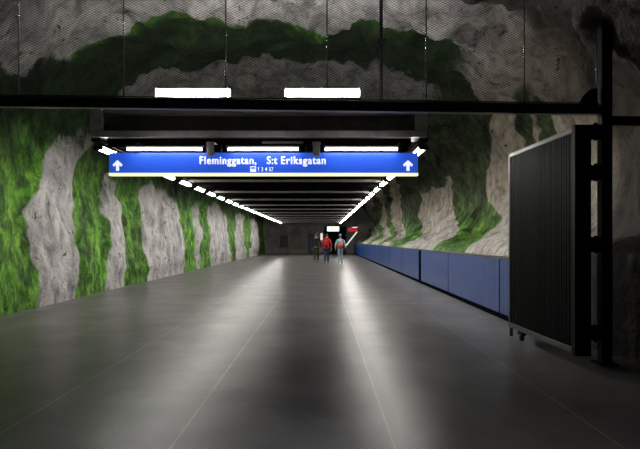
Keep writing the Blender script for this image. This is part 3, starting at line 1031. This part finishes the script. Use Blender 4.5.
def person(label, x, y, H, top, trousers, stride, arm, headmat=None, cap=False, bend=0.0):
    """walking figure seen from behind (faces +y)"""
    k = H / 1.78
    t = thing('person', label, 'person', (x, y, 0))
    J = {}
    J['pel'] = (0, 0, 0.97)
    J['waist'] = (0, 0.0, 1.10)
    J['chest'] = (0, 0.015 + bend, 1.32)
    J['sho'] = (0, 0.01 + bend, 1.45)
    J['neck'] = (0, 0.015 + bend, 1.53)
    J['h0'] = (0, 0.03 + bend, 1.60)
    J['h1'] = (0, 0.03 + bend, 1.69)
    for s, n in ((-1, 'L'), (1, 'R')):
        st = stride * s
        J['hip' + n] = (s * 0.09, 0, 0.90)
        J['knee' + n] = (s * 0.095, 0.5 * st + 0.04, 0.50)
        J['ank' + n] = (s * 0.10, st - (0.03 if st > 0 else 0.10), 0.09)
        J['toe' + n] = (s * 0.11, st + 0.15 - (0.03 if st > 0 else 0.06), 0.035)
        J['sh' + n] = (s * 0.185, 0.01 + bend, 1.43)
        J['el' + n] = (s * (0.235 + arm * 0.05), -0.5 * st * 0.6 - 0.03, 1.14)
        J['wr' + n] = (s * (0.245 + arm * 0.04), -st * 0.8 + 0.05, 0.90)
    J = {a: tuple(c * k for c in b) for a, b in J.items()}

    def lerp(a, b, f):
        return tuple(a[i] + (b[i] - a[i]) * f for i in range(3))
    b = Sk()
    pel = b.add(J['pel'], (0.145 * k, 0.10 * k))
    wa = b.add(J['waist'], (0.13 * k, 0.09 * k), pel)
    ch = b.add(J['chest'], (0.155 * k, 0.105 * k), wa)
    so = b.add(J['sho'], (0.10 * k, 0.07 * k), ch)
    ne = b.add(J['neck'], 0.052 * k, so)
    h0 = b.add(J['h0'], (0.066 * k, 0.080 * k), ne)
    b.add(J['h1'], (0.074 * k, 0.092 * k), h0)
    hands = []
    for n, s in (('L', -1), ('R', 1)):
        a = b.add(J['sh' + n], 0.052 * k, so)
        e = b.add(J['el' + n], 0.040 * k, a)
        w_ = b.add(J['wr' + n], 0.027 * k, e)
        W = J['wr' + n]
        pm = b.add((W[0], W[1] + 0.012 * k, W[2] - 0.085 * k), (0.022 * k, 0.034 * k), w_)
        for q, (dy, ln_) in enumerate(((-0.026, 0.060), (-0.009, 0.074), (0.009, 0.078), (0.026, 0.068))):
            p1 = (W[0] - s * 0.002, W[1] + (0.016 + dy) * k, W[2] - 0.125 * k)
            f1 = b.add(p1, 0.009 * k, pm)
            b.add((p1[0] - s * 0.018 * k, p1[1] + 0.006 * k, p1[2] - ln_ * k), 0.007 * k, f1)
        th = b.add((W[0] - s * 0.008 * k, W[1] + 0.050 * k, W[2] - 0.06 * k), 0.011 * k, w_)
        b.add((W[0] - s * 0.012 * k, W[1] + 0.062 * k, W[2] - 0.105 * k), 0.008 * k, th)
        hi = b.add(J['hip' + n], 0.085 * k, pel)
        kn = b.add(J['knee' + n], 0.052 * k, hi)
        an = b.add(J['ank' + n], 0.036 * k, kn)
        b.add(J['toe' + n], 0.030 * k, an)
    skin_obj('body', b.v, b.e, b.r, M['skin'], t)
    # ears and nose
    hc = J['h1']
    bm = bmesh.new()
    for s in (-1, 1):
        r = bmesh.ops.create_icosphere(bm, subdivisions=2, radius=1.0)
        bmesh.ops.transform(bm, matrix=Matrix.Translation((hc[0] + s * 0.078 * k, hc[1], hc[2] - 0.03 * k)) @ Matrix.Diagonal((0.012 * k, 0.02 * k, 0.032 * k, 1)), verts=r['verts'])
    obj('ear', bm, M['skin'], t, True)
    bm = bmesh.new()
    r = bmesh.ops.create_icosphere(bm, subdivisions=2, radius=1.0)
    bmesh.ops.transform(bm, matrix=Matrix.Translation((hc[0], hc[1] + 0.095 * k, hc[2] - 0.03 * k)) @ Matrix.Diagonal((0.014 * k, 0.022 * k, 0.026 * k, 1)), verts=r['verts'])
    obj('nose', bm, M['skin'], t, True)
    # upper garment
    g = Sk()
    p0 = g.add(J['waist'], (0.165 * k, 0.125 * k))
    g.add((J['pel'][0], J['pel'][1], J['pel'][2] - 0.02), (0.175 * k, 0.13 * k), p0)
    p1 = g.add(J['chest'], (0.185 * k, 0.135 * k), p0)
    p2 = g.add(J['sho'], (0.125 * k, 0.09 * k), p1)
    g.add(lerp(J['sho'], J['neck'], 0.6), 0.07 * k, p2)
    for n in 'LR':
        a = g.add(J['sh' + n], 0.072 * k, p2)
        e = g.add(J['el' + n], 0.060 * k, a)
        g.add(lerp(J['el' + n], J['wr' + n], 0.92), 0.042 * k, e)
    skin_obj('jacket', g.v, g.e, g.r, top, t)
    # trousers
    g = Sk()
    p0 = g.add((J['pel'][0], J['pel'][1], J['pel'][2] + 0.03), (0.155 * k, 0.115 * k))
    for n in 'LR':
        a = g.add(J['hip' + n], 0.105 * k, p0)
        e = g.add(J['knee' + n], 0.075 * k, a)
        g.add(lerp(J['knee' + n], J['ank' + n], 0.97), 0.062 * k, e)
    skin_obj('trousers', g.v, g.e, g.r, trousers, t)
    for n in 'LR':
        A, Tt = J['ank' + n], J['toe' + n]
        g = Sk()
        q = g.add((A[0], A[1] - 0.03 * k, 0.05 * k), 0.045 * k)
        q = g.add((A[0], A[1] + 0.06 * k, 0.045 * k), 0.043 * k, q)
        g.add((Tt[0], Tt[1] + 0.02 * k, 0.04 * k), 0.036 * k, q)
        skin_obj('shoe', g.v, g.e, g.r, M['shoe'], t, 1)
    # hair or cap
    bm = bmesh.new()
    r = bmesh.ops.create_uvsphere(bm, u_segments=20, v_segments=14, radius=1.0)
    bmesh.ops.transform(bm, matrix=Matrix.Translation((hc[0], hc[1] - 0.012 * k, hc[2] + 0.012 * k)) @ Matrix.Diagonal((0.088 * k, 0.108 * k, 0.105 * k, 1)), verts=r['verts'])
    cut = [v for v in bm.verts if (v.co.y > hc[1] + 0.035 * k and v.co.z < hc[2] + 0.035 * k) or v.co.z < hc[2] - (0.075 * k if not cap else 0.01 * k)]
    bmesh.ops.delete(bm, geom=cut, context='VERTS')
    o = obj('hair' if not cap else 'cap', bm, headmat or M['hair'], t, True)
    sol = o.modifiers.new('Solid', 'SOLIDIFY')
    sol.thickness = 0.012
    if cap:
        bm = bmesh.new()
        add_box(bm, hc[0] - 0.065 * k, hc[0] + 0.065 * k, hc[1] + 0.07 * k, hc[1] + 0.17 * k, hc[2] + 0.03 * k, hc[2] + 0.042 * k, 0.004)
        obj('brim', bm, headmat, t)
        bm = bmesh.new()
        r = bmesh.ops.create_uvsphere(bm, u_segments=16, v_segments=10, radius=1.0)
        bmesh.ops.transform(bm, matrix=Matrix.Translation((hc[0], hc[1] - 0.03 * k, hc[2] - 0.05 * k)) @ Matrix.Diagonal((0.075 * k, 0.07 * k, 0.06 * k, 1)), verts=r['verts'])
        obj('hair', bm, M['hair'], t, True)
    return t, J, k


def backpack(label, x, y, z, w_, h_, d_, mat, markmat=None, straps=0.42):
    t = thing('backpack', label, 'backpack', (x, y, z))
    bm = bmesh.new()
    add_box(bm, -w_ / 2, w_ / 2, -d_, 0, 0, h_, min(w_, d_) * 0.28)
    obj('bag', bm, mat, t, True)
    bm = bmesh.new()
    add_box(bm, -w_ * 0.36, w_ * 0.36, -d_ - 0.05, -d_ + 0.03, h_ * 0.08, h_ * 0.48, 0.025)
    obj('pocket', bm, mat, t, True)
    if markmat:
        bm = bmesh.new()
        add_box(bm, -w_ * 0.10, w_ * 0.10, -d_ - 0.008, -d_ + 0.01, h_ * 0.60, h_ * 0.78)
        obj('patch', bm, markmat, t)
    for s in (-1, 1):
        bm = bmesh.new()
        pts = [(s * w_ * 0.3, -0.02, h_ * 0.9), (s * w_ * 0.32, 0.12, h_ + 0.10), (s * w_ * 0.34, 0.26, h_ * 0.8), (s * w_ * 0.42, 0.22, h_ * 0.3), (s * w_ * 0.42, 0.0, h_ * 0.12)]
        for a, b_ in zip(pts[:-1], pts[1:]):
            add_tube(bm, a, b_, 0.018, seg=8)
        obj('strap', bm, mat, t, True)
    return t


def px2x(px_, y):
    return (px_ - 322) * y / F_PX


YA, YB, YC = 35.2, 33.8, 33.4
person('person in black walking away, on the side of the group nearest the painted wall', px2x(316.3, YA), YA, 1.84, M['black_cloth'], M['olive_cloth'], 0.10, 0.3)
pb, JB, kb = person('person in a red jacket walking away in the middle of the three', px2x(326.5, YB), YB, 1.76, M['red_cloth'], M['denim'], 0.16, 1.0)
backpack('big red backpack with a pale patch on the middle person', px2x(325.8, YB), YB - 0.13, 1.02, 0.40, 0.50, 0.20, M['red_cloth'], M['orange_cloth'])
pc, JC, kc = person('person in pale blue clothes and a blue cap walking away nearest the barrier', px2x(340.3, YC), YC, 1.74, M['pale_blue'], M['pale_blue'], 0.13, 1.2, M['cap_blue'], True)
backpack('small orange bag low on the back of the person in the blue cap', px2x(340.3, YC), YC - 0.13, 0.98, 0.38, 0.20, 0.15, M['orange_cloth'])

# ------------------------------------------------------------------ unseen fill lamps added behind the camera to lift the foreground
for x in (-2.4, 0.2):
    t = thing('fill_lamp', 'dim added fill lamp behind the viewpoint, on the side of the %s' % ('painted wall' if x < -1 else 'open gate'), 'ceiling lamp', (x, -3.2, 3.6), 0, 'added fill lamps behind the viewpoint')
    box_obj('diffuser', (-0.6, 0.6, -0.07, 0.07, -0.04, 0.04), M['filltube'], t)
    box_obj('housing', (-0.64, 0.64, -0.09, 0.09, 0.04, 0.10), M['housing'], t)
    box_obj('hanger', (-0.01, 0.01, -0.01, 0.01, 0.10, roof_z(x, -3.2) - 3.55), M['black_steel'], t)
